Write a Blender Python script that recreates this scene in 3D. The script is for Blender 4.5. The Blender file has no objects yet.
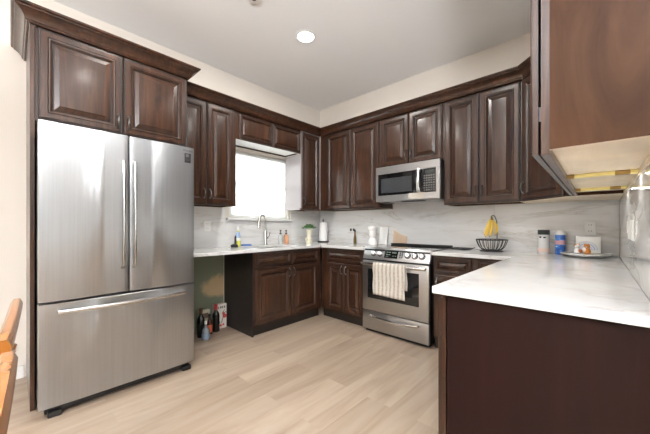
import bpy, bmesh, math, random
from mathutils import Vector, Matrix
random.seed(7)
R = math.radians
PI = math.pi
scene = bpy.context.scene
COL = scene.collection

# ------------------------------------------------------------------ camera
cam_d = bpy.data.cameras.new('camera')
cam = bpy.data.objects.new('camera', cam_d)
COL.objects.link(cam)
scene.camera = cam
cam_d.sensor_width = 36
cam_d.lens = 292.735 / 650 * 36
cam_d.shift_y = (225.22 - 217) / 650
cam_d.clip_start = .02
cam.location = (3.222, -3.339, 1.165)
cam.rotation_euler = (PI / 2, 0, 0.75)

# ------------------------------------------------------------------ world, daylight, exposure
world = bpy.data.worlds.new('world')
scene.world = world
world.use_nodes = True
wn = world.node_tree.nodes
bg = wn['Background']
sky = wn.new('ShaderNodeTexSky')
sky.sky_type = 'HOSEK_WILKIE'
sky.sun_direction = (0.3, -0.5, 0.8)
sky.turbidity = 4
world.node_tree.links.new(sky.outputs[0], bg.inputs[0])
bg.inputs[1].default_value = 0.6


def area(name, loc, rot, sx, sy, power, color=(1, 1, 1), spread=PI):
    l = bpy.data.lights.new(name, 'AREA')
    l.shape = 'RECTANGLE'
    l.size, l.size_y = sx, sy
    l.energy = power
    l.color = color
    l.spread = spread
    o = bpy.data.objects.new(name, l)
    o.location = loc
    o.rotation_euler = rot
    COL.objects.link(o)
    return o


# daylight through the big patio doors behind the camera, the living room windows and the sink window
area('daylight_patio', (5.7, -7.62, 1.35), (-PI / 2, 0, PI), 3.4, 2.4, 6, (0.95, 0.97, 1.0))
area('daylight_living', (7.62, -5.2, 1.5), (PI / 2, 0, PI / 2), 2.7, 1.9, 20, (0.93, 0.97, 1.0))
sun_d = bpy.data.lights.new('sun', 'SUN')
sun_d.energy = 6
sun_d.angle = R(1)
sun_d.color = (.78, .90, 1)
sun = bpy.data.objects.new('sun', sun_d)
sun.rotation_euler = Vector((.05, .84, -.55)).to_track_quat('-Z', 'Y').to_euler()
COL.objects.link(sun)
area('daylight_sink', (-0.75, -1.13, 1.75), (PI / 2, 0, -PI / 2), 1.3, 1.2, 56, (0.86, 0.94, 1.0))
scene.view_settings.view_transform = 'Standard'
scene.view_settings.look = 'None'
scene.view_settings.gamma = 1
scene.view_settings.use_curve_mapping = False
scene.view_settings.exposure = 0.82


# ------------------------------------------------------------------ materials
def new_mat(name):
    m = bpy.data.materials.new(name)
    m.use_nodes = True
    return m, m.node_tree, m.node_tree.nodes['Principled BSDF']


def simple(name, col, rough=.5, metal=0, coat=0, trans=0, emit=None, es=0, spec=None):
    m, t, b = new_mat(name)
    b.inputs['Base Color'].default_value = (*col, 1)
    b.inputs['Roughness'].default_value = rough
    b.inputs['Metallic'].default_value = metal
    b.inputs['Coat Weight'].default_value = coat
    b.inputs['Transmission Weight'].default_value = trans
    if spec is not None:
        b.inputs['Specular IOR Level'].default_value = spec
    if emit:
        b.inputs['Emission Color'].default_value = (*emit, 1)
        b.inputs['Emission Strength'].default_value = es
    return m


def ramp(t, stops):
    r = t.nodes.new('ShaderNodeValToRGB')
    e = r.color_ramp.elements
    while len(e) < len(stops):
        e.new(.5)
    for k, (p, c) in enumerate(stops):
        e[k].position = p
        e[k].color = (*c, 1)
    return r


def mapped(t, scale, src='Object', rot=(0, 0, 0)):
    tc = t.nodes.new('ShaderNodeTexCoord')
    mp = t.nodes.new('ShaderNodeMapping')
    mp.inputs['Scale'].default_value = scale
    mp.inputs['Rotation'].default_value = rot
    t.links.new(tc.outputs[src], mp.inputs[0])
    return mp


def wood(name, c1, c2, c3, scale=(14, 14, 1.1), rough=.3, coat=.42, bump=.02, spec=.35):
    m, t, b = new_mat(name)
    b.inputs['Specular IOR Level'].default_value = spec
    mp = mapped(t, scale)
    n = t.nodes.new('ShaderNodeTexNoise')
    n.inputs['Scale'].default_value = 1.6
    n.inputs['Detail'].default_value = 7
    n.inputs['Roughness'].default_value = .62
    n.inputs['Distortion'].default_value = .9
    t.links.new(mp.outputs[0], n.inputs[0])
    r = ramp(t, [(.3, c1), (.5, c2), (.72, c3)])
    t.links.new(n.outputs[0], r.inputs[0])
    mp2 = mapped(t, (2.3, 2.3, 1.2))
    n2 = t.nodes.new('ShaderNodeTexNoise')
    n2.inputs['Scale'].default_value = 1.5
    t.links.new(mp2.outputs[0], n2.inputs[0])
    mx = t.nodes.new('ShaderNodeMix')
    mx.data_type = 'RGBA'
    mx.blend_type = 'MULTIPLY'
    mx.inputs[0].default_value = .55
    r2 = ramp(t, [(.3, (.6, .6, .6)), (.7, (1.15, 1.1, 1.05))])
    t.links.new(n2.outputs[0], r2.inputs[0])
    t.links.new(r.outputs[0], mx.inputs[6])
    t.links.new(r2.outputs[0], mx.inputs[7])
    t.links.new(mx.outputs[2], b.inputs['Base Color'])
    b.inputs['Roughness'].default_value = rough
    b.inputs['Coat Weight'].default_value = coat
    b.inputs['Coat Roughness'].default_value = .2
    bp = t.nodes.new('ShaderNodeBump')
    bp.inputs['Strength'].default_value = bump
    t.links.new(n.outputs[0], bp.inputs['Height'])
    t.links.new(bp.outputs[0], b.inputs['Normal'])
    return m


M = {}
M['cab'] = wood('cabinet_walnut_stain', (.020, .0078, .0040), (.044, .0178, .0090), (.092, .039, .0190))
M['glaze'] = simple('dark_glaze', (.009, .004, .003), .4)
M['cabside'] = wood('cabinet_side_veneer', (.037, .0155, .0066), (.056, .0245, .011), (.078, .036, .0175), scale=(5, 5, 1.6), rough=.42, coat=0, spec=.1)
M['endpanel'] = wood('mahogany_end_panel', (.0125, .0043, .0037), (.0155, .0054, .0046), (.020, .0068, .0057), scale=(9, 9, .9), rough=.45, coat=0, spec=.15)
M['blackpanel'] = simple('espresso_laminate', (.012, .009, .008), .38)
M['maple'] = wood('raw_maple', (.78, .66, .50), (.82, .71, .55), (.86, .76, .61), scale=(2, 9, 9), rough=.5, coat=0)
M['whiteply'] = simple('white_laminate', (.82, .80, .76), .45)
M['sheenside'] = simple('cabinet_side_window_sheen', (.36, .325, .33), .3, coat=.3)  # window reflection on the dark cabinet side, painted in as a pale colour
M['pewter'] = simple('dark_pewter', (.16, .155, .15), .28, 1)
M['paint'] = simple('warm_white_paint', (.75, .70, .635), .75)
M['ceil'] = simple('ceiling_white', (.92, .92, .92), .85)
M['white'] = simple('white_semi_gloss', (.84, .84, .82), .35)
M['black'] = simple('black_plastic', (.012, .012, .013), .35)
M['blackgloss'] = simple('black_glass', (.006, .006, .007), .06, coat=.5)
M['blackwire'] = simple('black_wire', (.02, .02, .022), .4)
M['chrome'] = simple('polished_steel', (.72, .72, .72), .12, 1)
M['nickel'] = simple('brushed_nickel', (.55, .54, .52), .26, 1)
M['darksteel'] = simple('dark_grey_steel', (.055, .055, .06), .45, .4)
M['green'] = simple('sage_green_paint', (.10, .125, .085), .8)
M['grey_mesh'] = simple('grey_window_mesh', (.045, .049, .053), .2, coat=0, spec=.3)

# drywall orange-peel texture on the walls and the ceiling
for k in ('paint', 'ceil'):
    t = M[k].node_tree
    mp = mapped(t, (1, 1, 1))
    n = t.nodes.new('ShaderNodeTexNoise')
    n.inputs['Scale'].default_value = 60
    n.inputs['Detail'].default_value = 3
    t.links.new(mp.outputs[0], n.inputs[0])
    bp = t.nodes.new('ShaderNodeBump')
    bp.inputs['Strength'].default_value = .06
    bp.inputs['Distance'].default_value = .004
    t.links.new(n.outputs[0], bp.inputs['Height'])
    t.links.new(bp.outputs[0], t.nodes['Principled BSDF'].inputs['Normal'])


def quartz(name, base, vein, rough, scale, rot=(.35, .5, .5)):
    m, t, b = new_mat(name)
    mp = mapped(t, scale, rot=rot)
    n = t.nodes.new('ShaderNodeTexNoise')
    n.inputs['Scale'].default_value = 1.0
    n.inputs['Detail'].default_value = 6
    n.inputs['Roughness'].default_value = .55
    n.inputs['Distortion'].default_value = 1.2
    t.links.new(mp.outputs[0], n.inputs[0])
    s = t.nodes.new('ShaderNodeMath')
    s.operation = 'SUBTRACT'
    s.inputs[1].default_value = .5
    t.links.new(n.outputs[0], s.inputs[0])
    a = t.nodes.new('ShaderNodeMath')
    a.operation = 'ABSOLUTE'
    t.links.new(s.outputs[0], a.inputs[0])
    mid = tuple(.45 * x + .55 * y for x, y in zip(vein, base))
    r = ramp(t, [(0, vein), (.012, mid), (.045, base)])
    t.links.new(a.outputs[0], r.inputs[0])
    n2 = t.nodes.new('ShaderNodeTexNoise')
    n2.inputs['Scale'].default_value = 1.3
    n2.inputs['Detail'].default_value = 4
    t.links.new(mp.outputs[0], n2.inputs[0])
    r2 = ramp(t, [(.35, (.0, .0, .0)), (.62, (1, 1, 1))])
    t.links.new(n2.outputs[0], r2.inputs[0])
    mx = t.nodes.new('ShaderNodeMix')
    mx.data_type = 'RGBA'
    mx.inputs[6].default_value = (*base, 1)
    t.links.new(r2.outputs[0], mx.inputs[0])
    t.links.new(r.outputs[0], mx.inputs[7])
    n3 = t.nodes.new('ShaderNodeTexNoise')
    n3.inputs['Scale'].default_value = 2.2
    n3.inputs['Detail'].default_value = 8
    t.links.new(mp.outputs[0], n3.inputs[0])
    r3 = ramp(t, [(.35, (.9, .89, .87)), (.6, (1, 1, 1))])
    t.links.new(n3.outputs[0], r3.inputs[0])
    mu = t.nodes.new('ShaderNodeMix')
    mu.data_type = 'RGBA'
    mu.blend_type = 'MULTIPLY'
    mu.inputs[0].default_value = .8
    t.links.new(mx.outputs[2], mu.inputs[6])
    t.links.new(r3.outputs[0], mu.inputs[7])
    t.links.new(mu.outputs[2], b.inputs['Base Color'])
    b.inputs['Roughness'].default_value = rough
    return m


M['quartz'] = quartz('white_quartz', (.69, .695, .70), (.54, .525, .50), .08, (1.6, 1.6, 2.6))
M['splash'] = quartz('veined_backsplash', (.78, .785, .79), (.58, .56, .53), .08, (.75, .75, 4.2), rot=(.12, .10, 0))


def steel(name, col, rough, scale):
    m, t, b = new_mat(name)
    b.inputs['Metallic'].default_value = 1
    b.inputs['Base Color'].default_value = (*col, 1)
    mp = mapped(t, scale)
    n = t.nodes.new('ShaderNodeTexNoise')
    n.inputs['Scale'].default_value = 1
    n.inputs['Detail'].default_value = 3
    t.links.new(mp.outputs[0], n.inputs[0])
    r = ramp(t, [(.35, tuple(.97 * x for x in col)), (.65, tuple(1.03 * x for x in col))])
    t.links.new(n.outputs[0], r.inputs[0])
    t.links.new(r.outputs[0], b.inputs['Base Color'])
    b.inputs['Roughness'].default_value = rough
    b.inputs['Anisotropic'].default_value = .75
    tg = t.nodes.new('ShaderNodeTangent')
    tg.direction_type = 'RADIAL'
    tg.axis = 'Z'
    t.links.new(tg.outputs[0], b.inputs['Tangent'])
    return m


M['steel'] = steel('brushed_stainless', (.43, .445, .46), .34, (90, 90, 1.5))
M['steelh'] = steel('brushed_stainless_horizontal', (.50, .505, .51), .28, (1.5, 90, 90))


def floor_mat():
    m, t, b = new_mat('oak_vinyl_plank')
    tc = t.nodes.new('ShaderNodeTexCoord')
    mp = t.nodes.new('ShaderNodeMapping')
    mp.inputs['Rotation'].default_value = (0, 0, PI / 2)
    mp.inputs['Location'].default_value = (.3, .06, 0)
    t.links.new(tc.outputs['Object'], mp.inputs[0])
    br = t.nodes.new('ShaderNodeTexBrick')
    br.offset = .37
    br.inputs['Scale'].default_value = 1
    br.inputs['Brick Width'].default_value = 1.22
    br.inputs['Row Height'].default_value = .178
    br.inputs['Mortar Size'].default_value = .0007
    br.inputs['Mortar Smooth'].default_value = .3
    br.inputs['Color1'].default_value = (0, 0, 0, 1)
    br.inputs['Color2'].default_value = (1, 1, 1, 1)
    br.inputs['Mortar'].default_value = (.5, .5, .5, 1)
    t.links.new(mp.outputs[0], br.inputs[0])
    sc = t.nodes.new('ShaderNodeVectorMath')
    sc.operation = 'SCALE'
    sc.inputs['Scale'].default_value = 7.0
    t.links.new(br.outputs['Color'], sc.inputs[0])
    ad = t.nodes.new('ShaderNodeVectorMath')
    t.links.new(mp.outputs[0], ad.inputs[0])
    t.links.new(sc.outputs[0], ad.inputs[1])
    m2 = t.nodes.new('ShaderNodeMapping')
    m2.inputs['Scale'].default_value = (.7, 7, 1)
    t.links.new(ad.outputs[0], m2.inputs[0])
    n = t.nodes.new('ShaderNodeTexNoise')
    n.inputs['Scale'].default_value = 1.5
    n.inputs['Detail'].default_value = 8
    n.inputs['Roughness'].default_value = .6
    n.inputs['Distortion'].default_value = .7
    t.links.new(m2.outputs[0], n.inputs[0])
    r = ramp(t, [(.25, (.26, .19, .137)), (.5, (.365, .285, .215)), (.78, (.44, .362, .295))])
    t.links.new(n.outputs[0], r.inputs[0])
    rb = ramp(t, [(0, (.84, .82, .80)), (1, (1.07, 1.07, 1.07))])
    t.links.new(br.outputs['Color'], rb.inputs[0])
    mx = t.nodes.new('ShaderNodeMix')
    mx.data_type = 'RGBA'
    mx.blend_type = 'MULTIPLY'
    mx.inputs[0].default_value = 1
    t.links.new(r.outputs[0], mx.inputs[6])
    t.links.new(rb.outputs[0], mx.inputs[7])
    mo = t.nodes.new('ShaderNodeMix')
    mo.data_type = 'RGBA'
    mo.inputs[7].default_value = (.26, .19, .13, 1)
    mf = t.nodes.new('ShaderNodeMath')
    mf.operation = 'MULTIPLY'
    mf.inputs[1].default_value = .4
    t.links.new(br.outputs['Fac'], mf.inputs[0])
    t.links.new(mf.outputs[0], mo.inputs[0])
    t.links.new(mx.outputs[2], mo.inputs[6])
    t.links.new(mo.outputs[2], b.inputs['Base Color'])
    b.inputs['Roughness'].default_value = .36
    bp = t.nodes.new('ShaderNodeBump')
    bp.inputs['Strength'].default_value = .05
    t.links.new(n.outputs[0], bp.inputs['Height'])
    t.links.new(bp.outputs[0], b.inputs['Normal'])
    return m


M['floor'] = floor_mat()


def shade_mat():
    m, t, b = new_mat('woven_white_shade')
    t.nodes.remove(b)
    out = t.nodes['Material Output']
    d = t.nodes.new('ShaderNodeBsdfDiffuse')
    tr = t.nodes.new('ShaderNodeBsdfTranslucent')
    mp = mapped(t, (1, 26, 26))
    n = t.nodes.new('ShaderNodeTexNoise')
    n.inputs['Scale'].default_value = 1
    n.inputs['Detail'].default_value = 5
    t.links.new(mp.outputs[0], n.inputs[0])
    r = ramp(t, [(.35, (.78, .79, .76)), (.6, (.92, .92, .90))])
    t.links.new(n.outputs[0], r.inputs[0])
    t.links.new(r.outputs[0], d.inputs[0])
    t.links.new(r.outputs[0], tr.inputs[0])
    mx = t.nodes.new('ShaderNodeMixShader')
    mx.inputs[0].default_value = .6
    t.links.new(d.outputs[0], mx.inputs[1])
    t.links.new(tr.outputs[0], mx.inputs[2])
    t.links.new(mx.outputs[0], out.inputs[0])
    return m


M['shade'] = shade_mat()


def clear_mat(name, tint=(1, 1, 1), base=.06):
    m, t, b = new_mat(name)
    t.nodes.remove(b)
    out = t.nodes['Material Output']
    tr = t.nodes.new('ShaderNodeBsdfTransparent')
    tr.inputs[0].default_value = (*tint, 1)
    g = t.nodes.new('ShaderNodeBsdfGlossy')
    g.inputs['Roughness'].default_value = .03
    fr = t.nodes.new('ShaderNodeFresnel')
    fr.inputs[0].default_value = 1.45
    mx = t.nodes.new('ShaderNodeMixShader')
    t.links.new(fr.outputs[0], mx.inputs[0])
    t.links.new(tr.outputs[0], mx.inputs[1])
    t.links.new(g.outputs[0], mx.inputs[2])
    t.links.new(mx.outputs[0], out.inputs[0])
    return m


M['pane'] = clear_mat('window_pane_glass')
M['clear'] = clear_mat('clear_plastic', (.93, .94, .94))
M['lamp'] = simple('lit_diffuser', (1, 1, 1), .5, emit=(1, .96, .9), es=7)


# ------------------------------------------------------------------ mesh builder
class MB:
    def __init__(s):
        s.bm = bmesh.new()

    def face(s, pts, mat=0):
        f = s.bm.faces.new([s.bm.verts.new(p) for p in pts])
        f.material_index = mat
        return f

    def box(s, x0, x1, y0, y1, z0, z1, mat=0, bev=0, seg=1, bottom=None, top=None, mtx=None):
        v = [s.bm.verts.new(p) for p in ((x0, y0, z0), (x1, y0, z0), (x1, y1, z0), (x0, y1, z0),
                                          (x0, y0, z1), (x1, y0, z1), (x1, y1, z1), (x0, y1, z1))]
        fs = []
        for k, idx in enumerate(((0, 3, 2, 1), (4, 5, 6, 7), (0, 1, 5, 4), (1, 2, 6, 5), (2, 3, 7, 6), (3, 0, 4, 7))):
            f = s.bm.faces.new([v[i] for i in idx])
            f.material_index = mat
            if k == 0 and bottom is not None: f.material_index = bottom
            if k == 1 and top is not None: f.material_index = top
            fs.append(f)
        if mtx: bmesh.ops.transform(s.bm, matrix=mtx, verts=v)
        if bev:
            es = list({e for f in fs for e in f.edges})
            bmesh.ops.bevel(s.bm, geom=es, offset=bev, segments=seg, affect='EDGES', profile=.5, clamp_overlap=True)
        return s

    def rings(s, rings, mats=None, cap0=True, cap1=True, closed=True, mat=0):
        """loft consecutive rings of equal length"""
        vs = [[s.bm.verts.new(p) for p in r] for r in rings]
        n = len(vs[0])
        for k in range(len(vs) - 1):
            for i in range(n if closed else n - 1):
                j = (i + 1) % n
                f = s.bm.faces.new((vs[k][i], vs[k][j], vs[k + 1][j], vs[k + 1][i]))
                f.material_index = mats[k] if mats else mat
        if cap0:
            f = s.bm.faces.new(list(reversed(vs[0])))
            f.material_index = mats[0] if mats else mat
        if cap1:
            f = s.bm.faces.new(vs[-1])
            f.material_index = mats[-1] if mats else mat
        return s

    def lathe(s, prof, c=(0, 0, 0), seg=24, mat=0, mats=None, sx=1, sy=1, cap0=True, cap1=True):
        rg = [[(c[0] + r * sx * math.cos(2 * PI * i / seg), c[1] + r * sy * math.sin(2 * PI * i / seg), c[2] + z)
               for i in range(seg)] for r, z in prof]
        return s.rings(rg, mats=mats, mat=mat, cap0=cap0, cap1=cap1)

    def tube(s, pts, rad, seg=8, mat=0, flat=None):
        """sweep a circle (or an ellipse: flat=(a, b)) along a polyline with stable frames"""
        P = [Vector(p) for p in pts]
        if not hasattr(rad, '__len__'): rad = [rad] * len(P)
        T = []
        for i in range(len(P)):
            a = P[max(i - 1, 0)]
            b = P[min(i + 1, len(P) - 1)]
            T.append((b - a).normalized())
        n = Vector((0, 0, 1))
        if abs(T[0].dot(n)) > .9: n = Vector((1, 0, 0))
        rg = []
        for i, t in enumerate(T):
            n = (n - t * n.dot(t)).normalized()
            b = t.cross(n)
            fa, fb = flat or (1, 1)
            rg.append([P[i] + n * (rad[i] * fa * math.cos(2 * PI * k / seg)) + b * (rad[i] * fb * math.sin(2 * PI * k / seg))
                       for k in range(seg)])
        return s.rings(rg, mat=mat)

    def prism(s, poly, z0, z1, mat=0, axis='z', bev=0):
        def q(p, h):
            if axis == 'z': return (p[0], p[1], h)
            if axis == 'y': return (p[0], h, p[1])
            return (h, p[0], p[1])
        n0 = len(s.bm.faces)
        s.rings([[q(p, z0) for p in poly], [q(p, z1) for p in poly]], mat=mat)
        if bev:
            s.bm.faces.ensure_lookup_table()
            fs = s.bm.faces[n0:]
            es = list({e for f in fs for e in f.edges})
            bmesh.ops.bevel(s.bm, geom=es, offset=bev, segments=2, affect='EDGES', profile=.5, clamp_overlap=True)
        return s

    def ball(s, c, r, mat=0, seg=14, scale=(1, 1, 1)):
        m = Matrix.Translation(c) @ Matrix.Diagonal((*scale, 1))
        g = bmesh.ops.create_uvsphere(s.bm, u_segments=seg, v_segments=max(6, seg // 2 + 2), radius=r, matrix=m)
        for v in g['verts']:
            for f in v.link_faces: f.material_index = mat
        return s

    def build(s, name, mats, parent=None, smooth=True, angle=.6):
        bmesh.ops.recalc_face_normals(s.bm, faces=s.bm.faces)
        me = bpy.data.meshes.new(name)
        s.bm.to_mesh(me)
        s.bm.free()
        for m in (mats if isinstance(mats, (list, tuple)) else [mats]):
            me.materials.append(M[m] if isinstance(m, str) else m)
        if smooth:
            me.shade_smooth()
            me.set_sharp_from_angle(angle=angle)
        o = bpy.data.objects.new(name, me)
        COL.objects.link(o)
        if parent: o.parent = parent
        return o


def tag(o, label=None, cat=None, group=None, kind=None):
    if label: o['label'] = label
    if cat: o['category'] = cat
    if group: o['group'] = group
    if kind: o['kind'] = kind
    return o


def thing(name, label, cat, loc=(0, 0, 0), rz=0, group=None):
    o = bpy.data.objects.new(name, None)
    o.empty_display_size = .05
    COL.objects.link(o)
    o.location = loc
    o.rotation_euler = (0, 0, rz)
    return tag(o, label, cat, group)


def struct(mb, name, mats, **k):
    o = mb.build(name, mats, **k)
    o['kind'] = 'structure'
    return o


def copy_tree(o, parent=None):
    c = o.copy()
    COL.objects.link(c)
    if parent: c.parent = parent
    for ch in list(o.children): copy_tree(ch, c)
    return c


# ------------------------------------------------------------------ room shell
H = 2.98
W = 3.362          # face of the short wall beside the peninsula
CT = .914          # worktop height
struct(MB().box(-.15, 7.6, -7.6, .15, -.08, 0), 'floor', 'floor')
struct(MB().box(-.15, 7.6, -7.6, .15, H, H + .1), 'ceiling', 'ceil')
WY0, WY1, WZ0, WZ1 = -1.56, -.655, 1.25, 2.085      # sink window opening
b = MB()
b.box(-.15, 0, -7.6, WY0, 0, H)
b.box(-.15, 0, WY1, .15, 0, H)
b.box(-.15, 0, WY0, WY1, 0, WZ0)
b.box(-.15, 0, WY0, WY1, WZ1, H)
struct(b, 'wall_left', 'paint')
struct(MB().box(0, 7.6, 0, .15, 0, H), 'wall_back', 'paint')
struct(MB().box(W, W + .12, -2.2, 0, 0, H), 'wall_right', 'paint')
# dining and living side behind the camera, with glazed openings for the daylight
b = MB()
b.box(0, 4.0, -7.6, -7.5, 0, H).box(7.45, 7.6, -7.6, -7.5, 0, H).box(4.0, 7.45, -7.6, -7.5, 2.45, H)
struct(b, 'wall_front', 'paint')
b = MB()
b.box(7.5, 7.6, -7.5, -6.7, 0, H).box(7.5, 7.6, -3.7, 0, 0, H)
b.box(7.5, 7.6, -6.7, -3.7, 0, .5).box(7.5, 7.6, -6.7, -3.7, 2.45, H)
struct(b, 'wall_living', 'paint')
struct(MB().box(0, .014, -7.5, -3.27, 0, .095, bev=.004), 'baseboard_left', 'white')

# patio doors and the living room window: white frames with panes
door = tag(MB().build('door_1', 'white'), kind='structure') if False else None
b = MB()
for k in range(3):
    x0 = 4.0 + k * 1.15
    b.box(x0, x0 + .07, -7.57, -7.52, 0, 2.45)
    b.box(x0 + 1.08, x0 + 1.15, -7.57, -7.52, 0, 2.45)
    b.box(x0 + .07, x0 + 1.08, -7.57, -7.52, 0, .1)
    b.box(x0 + .07, x0 + 1.08, -7.57, -7.52, 2.37, 2.45)
d1 = struct(b, 'door_1', 'white')
MB().box(4.03, 7.42, -7.55, -7.545, .06, 2.4).build('pane', 'pane', d1)
b = MB()
for k in range(3):
    y0 = -6.7 + k
    b.box(7.52, 7.57, y0, y0 + .05, .5, 2.45).box(7.52, 7.57, y0 + .95, y0 + 1, .5, 2.45)
    b.box(7.52, 7.57, y0 + .05, y0 + .95, .5, .56).box(7.52, 7.57, y0 + .05, y0 + .95, 2.39, 2.45)
w2 = struct(b, 'window_2', 'white')
MB().box(7.545, 7.55, -6.67, -3.73, .53, 2.42).build('pane', 'pane', w2)

# sink window: vinyl frame with a middle rail, pane, woven shade, quartz sill
b = MB()
b.box(-.11, -.04, WY0, WY0 + .045, WZ0, WZ1).box(-.11, -.04, WY1 - .045, WY1, WZ0, WZ1)
b.box(-.11, -.04, WY0 + .045, WY1 - .045, WZ0, WZ0 + .05).box(-.11, -.04, WY0 + .045, WY1 - .045, WZ1 - .05, WZ1)
b.box(-.10, -.05, WY0 + .045, WY1 - .045, 1.65, 1.70)
w1 = struct(b, 'window_1', 'white')
MB().box(-.078, -.072, WY0 + .04, WY1 - .04, WZ0 + .04, WZ1 - .04).build('pane', 'pane', w1)
sh = thing('window_shade', 'white woven roller shade pulled down over the sink window', 'window shade', (-.02, (WY0 + WY1) / 2, WZ1 - .035))
hw = (WY1 - WY0) / 2 - .02
MB().tube([(0, -hw, 0), (0, hw, 0)], .016, 14).build('roller', 'white', sh)
MB().box(-.0005, .0005, -hw, hw, -(WZ1 - .035) + WZ0 + .025, -.012).build('fabric', 'shade', sh, smooth=False)
MB().box(-.006, .006, -hw, hw, -(WZ1 - .035) + WZ0 + .008, -(WZ1 - .035) + WZ0 + .026, bev=.003).build('bottom_rail', 'white', sh)
struct(MB().box(-.10, 0, WY0 + .001, WY1 - .001, WZ0 - .024, WZ0 + .001).box(0, .05, -1.61, -.61, WZ0 - .026, WZ0 + .002, bev=.003), 'trim_1', 'splash')

# ------------------------------------------------------------------ backsplash slabs (with fine joints)
ST = .012


def slabs(name, rects, ax, fixed):
    b = MB()
    g = .0006
    for (a0, a1, z0, z1) in rects:
        lo, hi = sorted((fixed, fixed + (ST if ax == 'x' and fixed == 0 else -ST)))
        if ax == 'x': b.box(lo, hi, a0 + g, a1 - g, z0 + g, z1 - g, bev=.0008)
        else: b.box(a0 + g, a1 - g, lo, hi, z0 + g, z1 - g, bev=.0008)
    return struct(b, name, 'splash')


slabs('trim_2', [(-2.30, -1.61, CT - .02, 1.372), (-1.61, -.61, CT - .02, WZ0 - .026), (-.61, -.013, CT - .02, 1.372)], 'x', 0)
slabs('trim_3', [(0, 1.24, CT - .02, 1.372), (1.24, 2.46, CT - .02, 1.435), (2.46, W - .013, CT - .02, 1.10), (2.46, W - .013, 1.10, 1.372)], 'y', 0)
slabs('trim_4', [(-2.19, 0, CT - .02, 1.372)], 'x', W)


# ------------------------------------------------------------------ cabinets
def panel(x0, x1, z0, z1, yb, t=.020, st=.056, small=False):
    """raised-panel front in the local x-z plane, outward = -y; returns an MB (slot 0 wood, slot 1 glaze)"""
    k = .62 if small else 1
    st = st * (.55 if small else 1)
    rg = [(0, 0, 0), (0, -t + .006, 0), (.004, -t + .002, 0), (.008, -t + .003, 1), (.0125, -t + .002, 1), (.014, -t - .001, 0),
          (st - .012, -t - .001, 0), (st - .009, -t + .002, 1), (st - .006, -t - .002, 0), (st, -t - .001, 0), (st + .010 * k, -t + .010, 0),
          (st + .013 * k, -t + .012, 1), (st + .018 * k, -t + .012, 1), (st + .020 * k, -t + .010, 0), (st + .046 * k, -t + .001, 0),
          (st + .048 * k, -t - .0015, 1), (st + .052 * k, -t - .002, 0)]
    b = MB()
    rings = []
    for ins, dy, _ in rg:
        y = yb + dy
        rings.append([(x0 + ins, y, z0 + ins), (x1 - ins, y, z0 + ins), (x1 - ins, y, z1 - ins), (x0 + ins, y, z1 - ins)])
    mats = [m for _, _, m in rg][1:]
    b.rings(rings, mats=mats)
    return b


def pull(parent, x, z, y, vertical=True, L=.09):
    """small arched pewter pull standing off the door"""
    b = MB()
    pts = []
    for i in range(9):
        u = i / 8
        a = (u - .5) * L
        h = .022 * math.sin(PI * u) ** .6 if 0 < u < 1 else 0
        pts.append((x, y - .004 - h, z + a) if vertical else (x + a, y - .004 - h, z))
    b.tube(pts, [.0065, .0055, .005, .0058, .0075, .0058, .005, .0055, .0065], 8)
    for sgn in (-1, 1):
        c = (x, y, z + sgn * L / 2) if vertical else (x + sgn * L / 2, y, z)
        b.ball(c, .0085, scale=(1, .7, 1.2), seg=10)
    return b.build('handle', 'pewter', parent)


def front(th, kind, x0, x1, z0, z1, y, hx=None, hz=None, small=False, hl=None):
    f = panel(x0, x1, z0, z1, y, small=small).build(kind, ['cab', 'glaze'], th, angle=.3)
    if hx is not None: pull(f, hx, hz, y - .022)
    return f


Z0, Z1 = 1.372, 2.44
CF = .31            # carcass depth of the wall cabinets (local)


def upper(label, loc, rz, w, doors, z0=Z0, z1=Z1, depth=CF, under='maple', side='cab', top=2.412):
    """doors: list of (x0, x1, handle side); local front plane y=0, wall at y=depth"""
    th = thing('wall_cabinet', label, 'cabinet', loc, rz)
    b = MB()
    b.box(0, w, 0, depth, z0 + .02, z1, bottom=2, mat=1)          # closed box above the recess
    fr = .02
    b.box(0, w, 0, fr, z0, z0 + .02, bottom=2).box(0, fr, fr, depth, z0, z0 + .02, bottom=2, mat=1)
    b.box(w - fr, w, fr, depth, z0, z0 + .02, bottom=2, mat=1).box(fr, w - fr, depth - .012, depth, z0, z0 + .02, bottom=2)
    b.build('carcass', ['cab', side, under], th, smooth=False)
    for x0, x1, hs in doors:
        if hs is None: hx = None
        else: hx = x0 + .028 if hs == 'l' else x1 - .028
        front(th, 'door', x0, x1, z0 + .008, top, -.002, hx, z0 + .115, small=(top - z0) < .35)
    return th


# over the fridge, with the tall end panel beside it
th = thing('wall_cabinet', 'deep dark wood cabinet with two raised panel doors above the refrigerator', 'cabinet', (.615, -3.234, 0), PI / 2)
b = MB()
b.box(0, .936, 0, .612, 1.83, 2.44, mat=0, bottom=1)
b.build('carcass', ['cab', 'maple'], th, smooth=False)
front(th, 'door', .012, .463, 1.842, 2.418, -.002, .463 - .03, 1.93)
front(th, 'door', .468, .926, 1.842, 2.418, -.002, .468 + .03, 1.93)
ep = tag(MB().box(.002, .632, -3.258, -3.236, .001, 2.44, bev=.0015).build('end_panel', 'cab'),
         'tall dark wood panel standing along the outer side of the refrigerator', 'panel')

# window wall (front faces +x)
XF = .31
upper('narrow tall dark wood wall cabinet with two doors between refrigerator and window', (XF, -2.293, 0), PI / 2, .640,
      [(.012, .305, 'r'), (.310, .607, 'l')])
upper('short dark wood bridge cabinet spanning above the sink window', (XF, -1.650, 0), PI / 2, .955,
      [(.035, .485, None), (.49, .935, None)], z0=2.118, under='whiteply', top=2.40)
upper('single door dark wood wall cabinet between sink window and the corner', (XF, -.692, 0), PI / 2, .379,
      [(.012, .338, 'l')], side='sheenside')
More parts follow.
